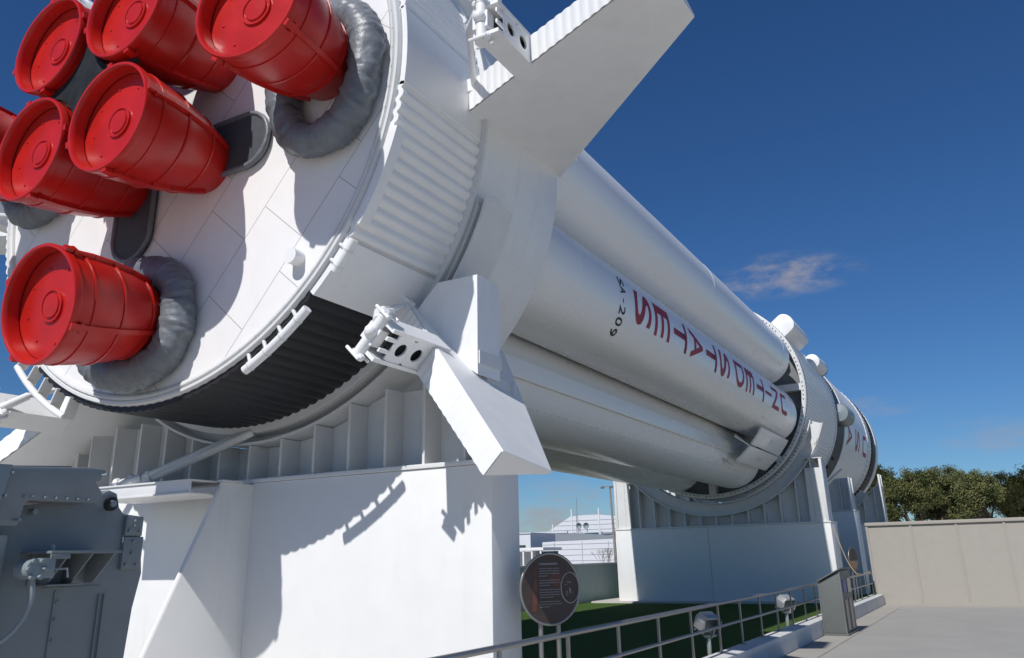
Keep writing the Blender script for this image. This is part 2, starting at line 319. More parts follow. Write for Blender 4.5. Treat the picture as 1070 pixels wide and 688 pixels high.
# ---- floodlights in the lawn
def flood(x, y, yaw, label):
    e = empty('floodlight', (x,y,.14), label, 'floodlight', 'silver floodlights at the edge of the lawn')
    MB().tube([(x,y,.14),(x,y,.46)], .032, 12).build('post', ALU, e)
    m = Matrix.Translation((x,y,.64)) @ Matrix.Scale(1.0, 4) @ Matrix.Rotation(yaw, 4, 'Z') @ Matrix.Rotation(R(-66), 4, 'Y')
    def T(b):
        b.v = [m @ v for v in b.v]; return b
    b = MB(); pr = [(-.14,-.10),(-.06,-.17),(.08,-.17),(.15,-.10),(.15,.10),(.08,.17),(-.06,.17),(-.14,.10)]
    T(b.prism([(p[0], p[1], -.11) for p in pr], (0,0,.20))).build('housing', ALU, e, bevel=.008)
    b = MB()
    for q in range(5): b.box((-.13+q*.055,-.12,.093), (-.122+q*.055,.12,.125))
    T(b).build('cooling_fins', ALU, e)
    T(MB().box((-.10,-.13,-.118), (.12,.13,-.111))).build('lens', GLASSD, e)
    MB().tube([(x-.02,y-.12,.60),(x-.02,y-.06,.47),(x,y,.45),(x+.02,y+.06,.47),(x+.02,y+.12,.60)], .012, 8).build('bracket', ALU, e)
flood(6.7,-3.95, R(235), 'silver faceted floodlight on a short post, nearer of the two beside the handrail')
flood(11.9,-3.95, R(235), 'silver faceted floodlight on a short post, farther of the two, close to the kiosk')

# ---- round information sign
e = empty('information_sign', (2.05,-3.8,.14), 'round dark information sign with rocket picture on two posts, nearest to the camera', 'sign', 'round information signs by the handrail')
nrm = Vector((-.56,-.83,0)).normalized(); rt = Vector((-nrm.y, nrm.x, 0)); rt = -rt if rt.x < 0 else rt; up = Vector((0,0,1)); C0 = Vector((2.05,-3.8,1.305))
def disc(c, r, d, sx=1): return [c+rt*(r*sx*math.cos(2*PI*i/64))+up*(r*math.sin(2*PI*i/64))+nrm*d for i in range(64)]
MB().prism(disc(C0,.325,0), nrm*.02).build('panel', SIGNF, e)
fr = MB(); fr.tube(disc(C0,.335,.012), .014, 10, closed=True); fr.build('frame', STAIN, e, smooth=60)
MB().prism([C0+rt*a+up*b+nrm*.0205 for a, b in ((-.215,-.2),(-.165,-.215),(-.15,.0),(-.158,.22),(-.172,.24),(-.18,.22),(-.2,.0))], nrm*.002).build('rocket_picture', SIGNR, e)
MB().prism([C0+rt*a+up*b+nrm*.0205 for a, b in ((.02,.02),(.13,.0),(.14,.13),(.05,.16),(-.02,.1))], nrm*.0015).build('glow_picture', SIGNR, e)
fr = MB(); c2 = C0+rt*.222+up*.005; fr.tube(disc(c2,.145,.022,.72), .0065, 8, closed=True); fr.build('inset_ring', STAIN, e, smooth=60)
b = MB()
for a_, b_, c_, d_ in ((-.01,.05,.05,.01),(.0,-.03,.02,.05),(-.05,.03,.03,.006),(.03,-.05,.006,.03),(-.045,-.055,.006,.05),(-.03,-.055,.006,.05)):
    b.obox(c2+rt*a_+up*b_+nrm*.0225, rt, up, nrm, c_, d_, .002)
b.build('inset_drawing', SIGNT, e)
tx = MB(); z = .215
tx.obox(C0+rt*-.02+up*.235+nrm*.0225, rt, up, nrm, .21, .018, .002)
random.seed(3)
for n_ in (4,3,4,3):
    for q in range(n_):
        z -= .0235; wd = .225 if q < n_-1 else random.uniform(.08,.17)
        x = -.128
        while x < -.128+wd:
            ww = random.uniform(.012,.035); tx.obox(C0+rt*(x+ww/2)+up*z+nrm*.0225, rt, up, nrm, ww, .0085, .002); x += ww+.005
    z -= .018
tx.build('text_block', SIGNT, e)
for q in (-.10, .10):
    p = C0+rt*q-nrm*.03; MB().tube([(p.x,p.y,.14),(p.x,p.y,1.45)], .024, 14).build('post', STAIN, e)
e = empty('information_sign', (23.1,-3.75,.14), 'round information sign seen almost edge-on by the far handrail, beyond the kiosk', 'sign', 'round information signs by the handrail')
c3 = Vector((23.1,-3.75,1.36)); n3 = Vector((-.25,-.97,0)).normalized(); r3 = Vector((.97,-.25,0)).normalized()
dd = lambda r, d, lo=0, hi=64: [c3+r3*(r*math.cos(2*PI*i/64))+up*(r*math.sin(2*PI*i/64))+n3*d for i in range(lo, hi)]
MB().prism(dd(.33,0), n3*.02).build('panel', SIGNF, e); MB().tube(dd(.34,.01), .014, 8, closed=True).build('frame', STAIN, e, smooth=60)
MB().prism(dd(.31,.0205,34,63), n3*.002).build('rocket_picture', mat('sign_sand_image', (.30,.19,.13), .5), e)
for q in (-.1,.1):
    p = c3+r3*q-n3*.03; MB().tube([(p.x,p.y,.14),(p.x,p.y,1.5)], .024, 10).build('post', STAIN, e)
# rope from the far pier down to the rail
pts = []
for i in range(17):
    t = i/16; pts.append((21.0-.5*t, -3.62-.55*t, 2.32-1.36*t-.25*math.sin(PI*t)))
for i in range(1, 15):
    t = i/14; pts.append((20.5+2.6*t, -4.2+.02*math.sin(9*t), .975+.012*math.sin(14*t)-.03*math.sin(PI*t)))
tag(MB().tube(pts, .011, 6).build('rope', ROPE), 'thin tan rope hanging from the white pier and lying along the far handrail', 'rope')

# ================================================================ concrete and steel piers under the rocket
def pier(x, ztop, half, depth, rin, rout, colz, label, arc=(-162,-18), ribgap=.52, wide=False):
    e = empty('support_pier', (x+depth/2, 0, .14), label, 'pier', 'white piers carrying the rocket')
    MB().prism([(x,-half,.0),(x,half,.0),(x,half,ztop),(x,-half,ztop)], (depth,0,0)).build('base_block', PIERW, e, bevel=.015)
    MB().box((x-.02,-half-.02,ztop+.003), (x+depth+.02,half+.02,ztop+.05)).build('cap_plate', STEELW, e, bevel=.006)
    def arcz(y, r): return ZA-math.sqrt(max(0, r*r-y*y)) if abs(y) < r else ZA
    # web
    n = 40; wy = half-.10; top = []
    for i in range(n+1):
        y = -wy+2*wy*i/n; top.append((y, min(arcz(y, rout+.01), colz)))
    pts = [(x+.34, -wy, ztop+.05), (x+.34, wy, ztop+.05)] + [(x+.34, y, z) for y, z in reversed(top)]
    MB().prism(pts, (.03,0,0)).build('web_plate', STEELW, e)
    # ribs
    k = int((half-.25)/ribgap)
    for q in range(-k, k+1):
        y = q*ribgap; z = min(arcz(y, rout+.004), colz)
        if z-ztop > .1: MB().prism([(x+.03, y-.016, ztop+.052), (x+.337, y-.016, ztop+.052), (x+.337, y-.016, z-.004), (x+.03, y-.016, z-.004)], (0,.032,0)).build('rib', STEELW, e)
    for sgn in (-1, 1):
        y = sgn*(half-.07)
        b = MB(); b.box((x+.01,y-.035,ztop+.052),(x+.04,y+.045,colz)); b.box((x+.041,y-.012,ztop+.052),(x+.55,y+.012,colz)); b.box((x+.551,y-.06,ztop+.052),(x+.58,y+.06,colz))
        if wide: MB().box((x+.045, min(y-sgn*.50, y-sgn*.03), ztop+.052), (x+.075, max(y-sgn*.50, y-sgn*.03), min(colz, arcz(abs(y)-.5, rout+.01))-.01)).build('column_plate', STEELW, e)
        b.build('end_column', STEELW, e, bevel=.003)
    b = MB(); b.arcbox(x+.02, x+.60, rin, rin+.03, 72, AX, *arc); b.arcbox(x+.28, x+.31, rin+.031, rout-.031, 72, AX, *arc); b.arcbox(x+.02, x+.60, rout-.03, rout, 72, AX, *arc)
    b.build('cradle_ring', STEELW, e)
    return e
P1 = pier(1.5, 2.52, 3.46, .57, 3.455, 3.62, 3.45, 'nearest white pier with ribbed cradle and sloping buttress, under the rocket tail')
P2 = pier(21.4, 2.42, 3.5, 1.2, 3.46, 3.86, 4.35, 'white pier whose ribbed cradle carries the corrugated middle ring of the rocket', wide=True)
P3 = pier(26.9, 2.95, 3.5, 1.2, 3.46, 3.80, 4.15, 'white pier just behind and right of the one with the ribbed middle cradle', arc=(-138,-50))
P4 = pier(37.2, 2.75, 3.5, .9, 3.42, 3.80, 5.0, 'farthest white pier, partly showing above the beige wall', arc=(-145,-42))
# sunlit gusset at the tip of the middle cradle
MB().prism([(21.42,-3.30,5.42),(21.42,-3.62,5.38),(21.42,-3.40,4.80),(21.42,-3.28,4.80)], (.03,0,0)).build('cradle_tip_plate', STEELW, P2)
MB().box((21.40,-3.50,4.352),(21.95,-2.95,4.375)).build('column_head', STEELW, P2)
MB().box((21.394,.285,.2),(21.398,.30,2.41)).build('joint', mat('rusty_joint', (.52,.47,.40), .8, .2, var=.3, vscale=5), P2)
for xx, P_ in ((27.3, P3), (37.6, P4)):
    MB().obox((xx-.12,-2.6,4.0), Vector((0,.8,-.6)), Vector((1,0,0)), Vector((0,.6,.8)), 1.6, .05, .06).build('brace', STEELW, P_)
# buttress, beam and twin struts on the near pier
bt = []
prof = [(1.499,2.50),(1.06,2.50),(.58,1.50),(.2,.7),(-.12,.02),(1.499,.02)]
bm_ = MB(); W_ = .07
N_ = 10
def nose(xa, z):           # rounded leading edge plan from y=-.15 to y=+.47
    return [(xa+.03*(1-math.sin(PI*i/N_)) if 0 < i < N_ else xa+.03, -.15+W_*i/N_, z) for i in range(N_+1)]
rows = [[(1.499,-.15,z)]+nose(xa, z)+[(1.499,-.15+W_,z)] for xa, z in ((-.15,.0),(1.02,2.50))]
m_ = len(rows[0]); bm_.add(rows[0]+rows[1], [(i,i+1,m_+i+1,m_+i) for i in range(m_-1)]+[tuple(range(m_)), tuple(range(2*m_-1, m_-1, -1))])
bm_.build('buttress', PIERW, P1, smooth=40)
b = MB(); b.box((.62,-.07,2.36),(1.30,1.72,2.38)); b.box((.62,-.07,2.50),(1.30,1.72,2.52)); b.box((.64,-.07,2.381),(.66,1.72,2.499)); b.box((1.0,-.18,2.503),(1.30,-.075,2.53))
b.build('bracket_beam', STEELW, P1, bevel=.003)
for q, r_ in ((0,.045), (.13,.052)):
    MB().tube([(.80+q*.6,1.45-q*.6,2.53),(.95+q*.6,1.18-q*.6,2.62),(.96+q*.6,1.17-q*.6,2.63),(1.50,.06-q,3.14)], [r_*1.5,r_*1.4,r_,r_], 12).build('strut', STEELW, P1)
b = MB()
for q in range(5): b.sphere((.80+q*.10,1.42-q*.15+random.uniform(-.03,.03),2.57+q*.045), random.uniform(.05,.075), 8)
b.build('strut_joint', STEELW, P1)

# ================================================================ THE ROCKET
RK = empty('rocket', (12,0,0), 'huge white rocket lying on its side on piers, red covers over its engines', 'rocket')
NW = 156
def corr(amp, nw=NW): return lambda x, r, ph: r+amp*(abs(math.cos(ph*nw/2))**.75-.3)
def shroud(name, a0, a1, m, wavy, x0=0.0, x1=1.46, r=3.395, amp=.048):
    n = max(4, int(abs(a1-a0)/360*NW*8)) if wavy else max(4, int(abs(a1-a0)/2))
    rf = corr(amp) if wavy else None
    return MB().lathe([(x0, r-.06),(x0, r),(x1, r),(x1, r-.06)], n, AX, a0, a1, rf).build(name, m, RK, smooth=50)
shroud('corrugated_skirt', -36, -7, WHITE, True)
shroud('smooth_skirt', -47, -36, WHITE, False, r=3.425)
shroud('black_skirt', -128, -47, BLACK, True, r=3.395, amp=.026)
shroud('corrugated_skirt', -232, -128, WHITE, True)
shroud('smooth_skirt', -7.6, 8.4, WHITE, False, r=3.42)
shroud('corrugated_skirt', 8, 128, WHITE, True)
# base plate, rim and seal
b = MB(); b.lathe([(.0,.02),(.0,3.22),(.03,3.22)], 128, AX); b.build('base_plate', SHIELD, RK, smooth=0)
b = MB(); b.lathe([(.0,3.215),(-.03,3.22),(-.05,3.25),(-.05,3.27),(-.02,3.285),(-.045,3.30),(-.045,3.33),(.0,3.345),(.02,3.36)], 160, AX); b.build('base_rim', STEELW, RK, smooth=50)
b = MB()
for i in range(90):
    p = pc(-.046, 3.262, i*4); b.tube([p+Vector((.01,0,0)), p-Vector((.008,0,0))], .011, 6)
b.build('rim_bolts', STEELW, RK)
# edge covers and ladder rails on the rim
def arc_path(x, r, a0, a1, n=14): return [pc(x, r, a0+(a1-a0)*i/n) for i in range(n+1)]
for a0, a1, rr in ((-64.5,-49,.048), (-41.5,-35.5,.050)):
    c_ = MB().tube(arc_path(-.03, 3.505, a0, a1), rr, 16).build('edge_cover', WHITE, RK, smooth=50)
    b = MB()
    for k in range(4 if a1-a0 > 10 else 2):
        a = a0+(a1-a0)*(k+.35)/(4 if a1-a0 > 10 else 2); b.tube(arc_path(-.03, 3.505, a-.12, a+.12, 1), rr+.006, 16); b.tube([pc(0,3.34,a), pc(-.02,3.49,a)], .022, 8)
    b.build('cover_strap', STEELW, c_, smooth=50)
MB().arcbox(-.035, .10, 3.37, 3.47, 14, AX, -33, -15.5).build('edge_fairing', WHITE, RK, bevel=.006)
def ladder(a0, a1, n):
    l_ = MB().tube(arc_path(-.02, 3.62, a0, a1), .04, 12).build('edge_rail', WHITE, RK, smooth=50)
    for k in range(n):
        a = a0+(a1-a0)*(k+.02)/(n-1+.04); p = pc(0, 1, a)-pc(0, 0, a); tng = Vector((1,0,0)).cross(p)
        MB().obox(pc(.03, 3.51, a), p, Vector((1,0,0)), tng, .26, .14, .022).build('rail_bracket', STEELW, l_)
ladder(-112.5, -134, 5)
ladder(-66, -81, 5) if False else None
MB().tube([pc(-.14,2.97,-44.5), pc(.0,2.97,-44.5)], .085, 18).build('vent_stub', WHITE, RK)
# strap and thrust structure skin
MB().ring(1.462, 1.50, 3.36, 3.485, 160, AX).build('aft_frame', STEELW, RK)
MB().arcbox(1.56, 1.86, 3.45, 3.50, 16, AX, -37.5, -19.5).build('support_strap', STEELW, RK, bevel=.006)
MB().lathe([(1.501,3.30),(1.501,3.405),(3.44,3.405),(3.46,3.40),(3.46,2.2)], 160, AX).build('thrust_structure_skin', WHITE, RK, smooth=50)
MB().ring(2.42, 2.424, 3.40, 3.4065, 160, AX).build('skin_seam', STEELW, RK)

skin = [o for o in RK.children if o.name.startswith('thrust_structure_skin')][0]
b = MB()
for a in (-14, -26, -38, -50, 14, 30):
    for i in range(24): b.sphere(pc(1.92+i*.063, 3.406, a), .007, 4)
for a2 in range(-46, 40, 1):
    for xx in (1.96, 3.38): b.sphere(pc(xx, 3.406, a2+.5), .007, 4)
tag(b.build('skin_rivets', STEELW, skin), kind='stuff')
b = MB()
for a in (-20, -44): b.arcbox(1.9, 3.4, 3.402, 3.4075, 1, AX, a-.05, a+.05)
b.arcbox(2.55, 2.95, 3.402, 3.4085, 3, AX, -34.5, -30.5)
b.build('skin_panels', WHITE, skin)
# engines: prototype with exit toward -X, origin on the base plate
def engine_proto():
    K = .935; prof = [(x, r*K) for x, r in [(0.05,.34),(-.10,.385),(-.30,.465),(-.55,.543),(-.80,.593),(-1.02,.620),(-1.22,.624),(-1.32,.624)]]
    e = MB().lathe(prof, 56).build('engine_cover', RED, RK, smooth=50, local=True)
    def hoop(x, r, d=.012, wx=.028):
        return [(x-wx/2, r-.01),(x-wx/2+.004, r+d),(x+wx/2-.004, r+d),(x+wx/2, r-.01)]
    for x, r in ((-.38,.492),(-.78,.591),(-1.12,.622)): MB().lathe(hoop(x, r*K), 56).build('hoop', RED, e, smooth=30, local=True)
    MB().lathe([(x, r*K) for x, r in [(-1.26,.618),(-1.27,.642),(-1.335,.650),(-1.352,.640),(-1.352,.612),(-1.335,.598),(-1.30,.592),(-1.20,.588)]], 64).build('rim', RED, e, smooth=45, local=True)
    b = MB(); b.lathe([(-1.19,.001),(-1.19,.589*K)], 64); b.build('end_plate', RED, e, smooth=0, local=True)
    b = MB(); b.lathe([(-1.19,.175),(-1.212,.170),(-1.212,.150),(-1.196,.143),(-1.196,.128),(-1.215,.12),(-1.222,.001)], 40); b.build('boss', RED, e, smooth=35, local=True)
    b = MB()
    for a in range(10, 370, 45):
        for rr in (.40,):
            b.sphere((-1.193, -(rr)*math.cos(R(a)), rr*math.sin(R(a))), .014, 8, (.7,1,1))
    b.build('plate_bolts', RED, e, local=True)
    for a in (-38, 142, 60, 240):
        b = MB()
        for (x0, r0), (x1, r1) in zip(prof[1:-1], prof[2:]):
            p0 = pc(x0, r0+.018, a, (0,0)); p1 = pc(x1, r1+.018, a, (0,0)); dr = (p1-p0); ln = dr.length; ax = dr.normalized(); rd = (pc(0,1,a,(0,0))).normalized(); tg = ax.cross(rd).normalized(); rd = tg.cross(ax)
            b.obox((p0+p1)/2, ax, tg, rd, ln+.01, .05, .04)
        b.build('seam_flange', RED, e, smooth=30, local=True)
        b = MB(); rd = pc(0,1,a,(0,0)).normalized(); tg = Vector((1,0,0)).cross(rd)
        b.obox(pc(-1.30,.628,a,(0,0)), Vector((1,0,0)), tg, rd, .09, .07, .035); b.obox(pc(-1.24,.62,a,(0,0)), Vector((1,0,0)), tg, rd, .03, .10, .05)
        b.build('latch', RED, e, smooth=30, local=True)
    return e
def boot_proto(outer):
    """grey fabric collar, local frame: +Z is tangential, -Y radial outward"""
    rs = .62 if outer else .0
    path = []
    n = 200
    for i in range(n):
        a = 2*PI*i/n; cy_ = .57*math.copysign(abs(math.cos(a))**.85, math.cos(a)); cz_ = (.56 if math.sin(a) > 0 else .88)*math.copysign(abs(math.sin(a))**.92, math.sin(a))
        path.append((-.16, -cy_-.03, cz_))
    def wob(q, d):
        f = noise.noise(q*3.0)*.035+noise.noise(q*9.0+Vector((3,1,2)))*.014; th = math.atan2(q.z/.8, q.y/.6); k_ = noise.noise(Vector((th*11, q.x*3, 3))); f += .045*abs(k_)-.020*max(0, math.sin(th*15+7*noise.noise(q*1.7)))**6; d = Vector((d.x*.5, d.y, d.z))
        return q+d*f
    b = MB().tube(path, .178, 40, closed=True, wob=wob)
    return b.build('engine_boot', FABRIC, RK, smooth=70, local=True)
def set_local(o, y, z, rx, cant_dir=0, cant=0, x=0.0):
    """place about the rocket axis, then turn about X, tilting the exit outward"""
    base = Vector(RK['wloc']); o.matrix_local = Matrix.Translation(Vector((x, y, z+ZA))-base) @ Matrix.Rotation(rx, 4, 'X') @ Matrix.Rotation(cant, 4, 'Z')
proto = engine_proto(); bproto = boot_proto(True); first = True
covers = []
for r_, angs, cant in ((.925, (-45, 45, 135, 225), .5), (2.40, (0, 90, 180, 270), 6)):
    for a in angs:
        o = proto if not covers else copy_tree(proto, RK)
        # local -Y is radially outward when turned by -a about X; tilt the exit (-X) toward -Y
        set_local(o, -r_*math.cos(R(a)), r_*math.sin(R(a)), -R(a), cant=R(cant)); covers.append(o)
for i, a in enumerate((0, 90, 180, 270)):
    o = bproto if i == 0 else copy_tree(bproto, RK)
    set_local(o, -2.42*math.cos(R(a)), 2.42*math.sin(R(a)), -R(a))
# exhaust fairings of the inner engines
def tongue():
    b = MB(); pts = []
    wd = .33; L0 = .0; L1 = .66
    for i in range(17):
        a = -PI/2+PI*i/16; pts.append((-L1-wd*math.cos(a), wd*math.sin(a)))
    out = [(0, -wd)]+pts+[(0, wd)]
    b.prism([(-.003, y, z) for y, z in out], (-.06,0,0))
    o = b.build('exhaust_fairing', FABD, RK, smooth=40, local=True)
    MB().tube([(-.06, y, z) for y, z in out], .030, 12, wob=lambda q, d: q+d*.014*noise.noise(q*9)).build('fairing_lip', FABRIC, o, smooth=60, local=True)
    return o
tg0 = tongue()
for i, (ey, ez, rx) in enumerate(((-.62,-.55,0), (-.62*1,.66,-90), (.62,.62,-180), (.55,-.62,-270))):
    o = tg0 if i == 0 else copy_tree(tg0, RK)
    # turned so that each points outward past its engine
    set_local(o, (-.60,-.60,.60,.55)[i], (-.52,.60,.60,-.60)[i], R(rx))
# black flame shield star
pts = []; er, cr, rm = .93, .625, .84
for i in range(180):
    th = 2*PI*i/180; best = rm
    for q in range(4):
        a = PI/4+q*PI/2; d = math.cos(th-a)*er; s2 = cr*cr-(er*math.sin(th-a))**2
        if s2 > 0 and d > 0: best = min(best, d-math.sqrt(s2))
    pts.append((-1.24, -best*math.cos(th), ZA+best*math.sin(th)))
MB().prism(pts, (.05,0,0)).build('flame_shield', SOOT, RK, smooth=30)
MB().lathe([(-1.04,.20),(0,.30)], 24, AX).build('flame_shield_core', SOOT, RK)

# fins (prototype at phi = 0: +h is up, r toward -Y)
def fin_proto():
    xa = lambda r: 1.18-.36*(r-3.4) if r < 4.45 else .80-.49*(r-4.45)
    xa = lambda r: 1.20-.43*(r-3.38)
    xl = lambda r: 3.60-.93*(r-3.38)
    T = lambda r: .185-.02*(r-3.38)
    rs = [3.38, 4.2, 5.2, 6.10]; b = MB(); vs = []
    for r in rs: vs += [(xa(r)+.02, -r, -T(r)), (xa(r)+.02, -r, T(r)), (xl(r), -r, .018), (xl(r), -r, -.018)]
    fs = []
    for i in range(3):
        for p in range(4): fs.append((i*4+p, i*4+(p+1)%4, i*4+4+(p+1)%4, i*4+4+p))
    fs += [(3,2,1,0), (12,13,14,15)]; b.add(vs, fs)
    f = b.build('fin', WHITE, RK, smooth=0, local=True, bevel=.006)
    b = MB(); n = 23*8; vs = []
    for i in range(n+1):
        r = 3.38+(6.10-3.38)*i/n; ph = (i/8) % 1; dx = -.011*(1-abs(math.cos(PI*ph))**3)
        vs += [(xa(r)+dx, -r, -T(r)+.003), (xa(r)+dx, -r, T(r)-.003)]
    b.add(vs, [(2*i, 2*i+1, 2*i+3, 2*i+2) for i in range(n)]); b.build('trailing_edge_panel', WHITE, f, smooth=0, local=True)
    # hold-down arm
    a = MB(); h = .165
    for s in (-1, 1):
        a.box((.06,-4.46,s*h-.02), (1.0 if s < 0 else 1.0,-4.20,s*h+.02))
    a.box((.10,-4.22,-h+.022),(.99,-4.20,h-.022))
    # outer web with two holes
    def cell(x0, x1, yv, z0, z1, cx, rr, n=24):
        cz = (z0+z1)/2; vs = []
        for k in range(n):
            t = 2*PI*k/n; ux, uz = math.cos(t), math.sin(t); s_ = min((x1-cx)/ux if ux > 1e-6 else 9, (x0-cx)/ux if ux < -1e-6 else 9, (z1-cz)/uz if uz > 1e-6 else 9, (z0-cz)/uz if uz < -1e-6 else 9)
            for yy in (yv, yv+.018): vs.append((cx+ux*s_, yy, cz+uz*s_)); vs.append((cx+ux*rr, yy, cz+uz*rr))
        fs = []
        for k in range(n):
            a_, b_ = 4*k, 4*((k+1) % n); fs += [(a_, b_, b_+1, a_+1), (a_+2, a_+3, b_+3, b_+2), (a_+1, b_+1, b_+3, a_+3), (a_, a_+2, b_+2, b_)]
        a.add(vs, fs)
    cell(.20,.455,-4.45,-h+.022,h-.022,.335,.072); cell(.457,.80,-4.45,-h+.022,h-.022,.585,.072)
    a.box((.06,-4.45,-.06-.02),(.20,-4.43,-.06+.02)); a.box((.06,-4.45,.05),(.20,-4.43,.09))
    arm = a.build('hold_down_arm', WHITE, f, smooth=30, local=True)
    MB().box((.3,-4.36,-.14),(.98,-4.28,.14)).build('arm_hole_shade', DARK, f, local=True)  # dark block behind the web holes, standing in for the shaded inside
    c = MB(); x, r = .06, 4.27
    c.tube([(x,-r,-.25),(x,-r,.25)], .055, 14); c.tube([(x,-r,-.26),(x,-r,-.22)], .068, 14); c.tube([(x,-r,.19),(x,-r,.26)], .062, 14); c.sphere((x-.04,-r,.02), .066, 12)
    c.box((x-.02,-r-.08,-.09),(x+.10,-r+.09,.09))
    for s in (-1,1):
        for q in (-.07,.07): c.tube([(x+q,-r-.10,s*.24),(x+q,-r+.10,s*.24)], .018, 8)
    c.tube([(x-.08,-r-.05,.27),(x+.08,-r+.03,.27)], .028, 8); c.sphere((x+.02,-r+.08,.23), .04, 8); c.sphere((x-.03,-r-.08,-.23), .04, 8)
    c.build('clamp', WHITE, f, smooth=40, local=True)
    MB().tube([(x+.02,-r+.05,.12),(.30,-3.98,.12),(.31,-3.97,.12),(1.16,-3.50,.13)], [.055,.050,.036,.036], 12).build('stay_rod', WHITE, f, smooth=40, local=True)
    MB().obox((1.20,-3.46,.13), (1,0,0), (0,1,0), (0,0,1), .10, .16, .16).build('stay_bracket', WHITE, f, local=True)
    return f
fp = fin_proto(); first = True
for a in (0, -44.5, 45, 90, 135, 180, 225):
    o = fp if first else copy_tree(fp, RK); first = False
    set_local(o, 0, 0, -R(a))
# saddle fairing above the lower fins
for s in (1, -1):
    b = MB(); b.prism([(1.29, -s*3.44, 3.40), (1.29, -s*3.44, 4.49), (1.29, -s*2.93, 4.49), (1.29,-s*2.62, 4.18), (1.29,-s*2.9,3.80)], (.46,0,0)); b.build('saddle_fairing', WHITE, RK, smooth=0, bevel=.006)
    MB().box((1.30, min(-s*3.46,-s*3.445), 3.52), (1.75, max(-s*3.46,-s*3.445), 3.66)).build('saddle_plate', STEELW, RK)

# propellant tanks
def tank(a):
    c = (-2.375*math.cos(R(a)), ZA+2.375*math.sin(R(a))); r = .889; pr = []
    x0, x1 = 3.30, 21.15
    for i in range(9):
        t = PI/2*i/8; pr.append((x0+.45-.45*math.cos(t), max(.001, r*math.sin(t))))
    pr += [(4.84, r), (4.845, r+.005), (4.87, r+.005), (4.875, r), (12.4, r), (12.402, r+.004), (12.44, r+.004), (12.442, r), (19.8, r), (19.802, r+.004), (19.83, r+.004), (19.832, r)]
    for i in range(12):
        t = PI/2*i/11; pr.append((x1-.62+.62*math.sin(t), max(.001, r*math.cos(t))))
    return MB().lathe(pr, 72, c).build('propellant_tank', TANK, RK, smooth=40), c
TK = {}
for q in range(8):
    a = 22.5+45*q; TK[a if a < 180 else a-360] = tank(a)
MB().lathe([(3.2,1.30),(20.9,1.30),(21.3,.9),(21.4,.01)], 64, AX).build('centre_tank', TANK, RK, smooth=40)
# conduit and riveted seam on the lower tank
tk, c = TK[-67.5]
b = MB(); b.arcbox(3.6, 19.2, .885, .955, 8, c, -12, 7); b.build('conduit', TANK, tk, bevel=.01)
b = MB(); b.arcbox(3.6, 20.2, .885, .893, 3, c, -37.5, -35.5)
for i in range(60): p = pc(3.9+i*.27, .893, -36.5, c); b.sphere(p, .016, 6)
b.build('riveted_seam', TANK, tk)
tk2, c2_ = TK[-22.5]
b = MB(); b.arcbox(3.72, 4.05, .886, .894, 4, c2_, 8, 24); b.arcbox(3.75, 4.5, .886, .8925, 4, c2_, -38, -24); b.arcbox(4.0, 4.7, .886, .8925, 3, c2_, -54, -46); b.build('cover_plates', TANK, tk2)
b = MB()
for i in range(40): p = pc(4.2+i*.42, .889, -96, c2_); b.sphere(p, .012, 6)
b.build('rivets', TANK, tk2)
# gap fillers between neighbouring tanks
for a in (-45, 0): 
    pass
# access panels near the forward end
for a0, a1 in ((-42.4,-32.8), (-53.2,-43.2)):
    p_ = MB().arcbox(17.05, 20.4, 3.24, 3.29, 6, AX, a0, a1).build('access_panel', TANK, RK, bevel=.006)
    m_ = (a0+a1)/2; MB().arcbox(18.5, 19.1, 3.291, 3.297, 3, AX, m_-1.2, m_+1.2).build('panel_stencil', STEELW, p_)
for a in (-28, -43, -56):
    rd = pc(0,1,a,(0,0)).normalized(); MB().prism([pc(16.3, 3.0, a), pc(17.04, 3.27, a), pc(17.04, 2.75, a)], Vector((1,0,0)).cross(rd)*.03).build('panel_gusset', STEELW, RK)

# forward spider beam and ring
MB().lathe([(21.75,.01),(21.75,3.20)], 64, AX).build('spider_bulkhead', DGREY, RK, smooth=0)
b = MB()
for q in range(8):
    a = 45*q; rd = pc(0,1,a,(0,0)).normalized(); tgv = Vector((1,0,0)).cross(rd); b.obox(pc(21.5,2.0,a), rd, tgv, Vector((1,0,0)), 2.4, .22, .34)
b.build('spider_beam', STEELW, RK)
for q in range(8):
    a = 22.5+45*q; p = pc(21.3, 2.9, a); MB().tube([p, p+Vector((.3,0,0))], .16, 20).build('beam_port', STEELW, RK)
b = MB(); b.lathe([(21.35,3.17),(21.30,3.19),(21.30,3.29),(21.33,3.325),(21.46,3.325),(21.48,3.30)], 200, AX); rg = b.build('interstage_flange', STEELW, RK, smooth=40)
b = MB()
for i in range(300):
    if i % 2 or i % 12 == 4: continue
    p = pc(21.302, 3.24, i*1.2); b.obox(p, Vector((1,0,0)), Vector((0,1,0)), Vector((0,0,1)), .03, .034, .034)
for i in range(300):
    p = pc(21.40, 3.326, i*1.2); b.obox(p, Vector((1,0,0)), Vector((0,1,0)), Vector((0,0,1)), .05, .03, .03)
b.build('flange_bolts', DARK, rg, smooth=0)
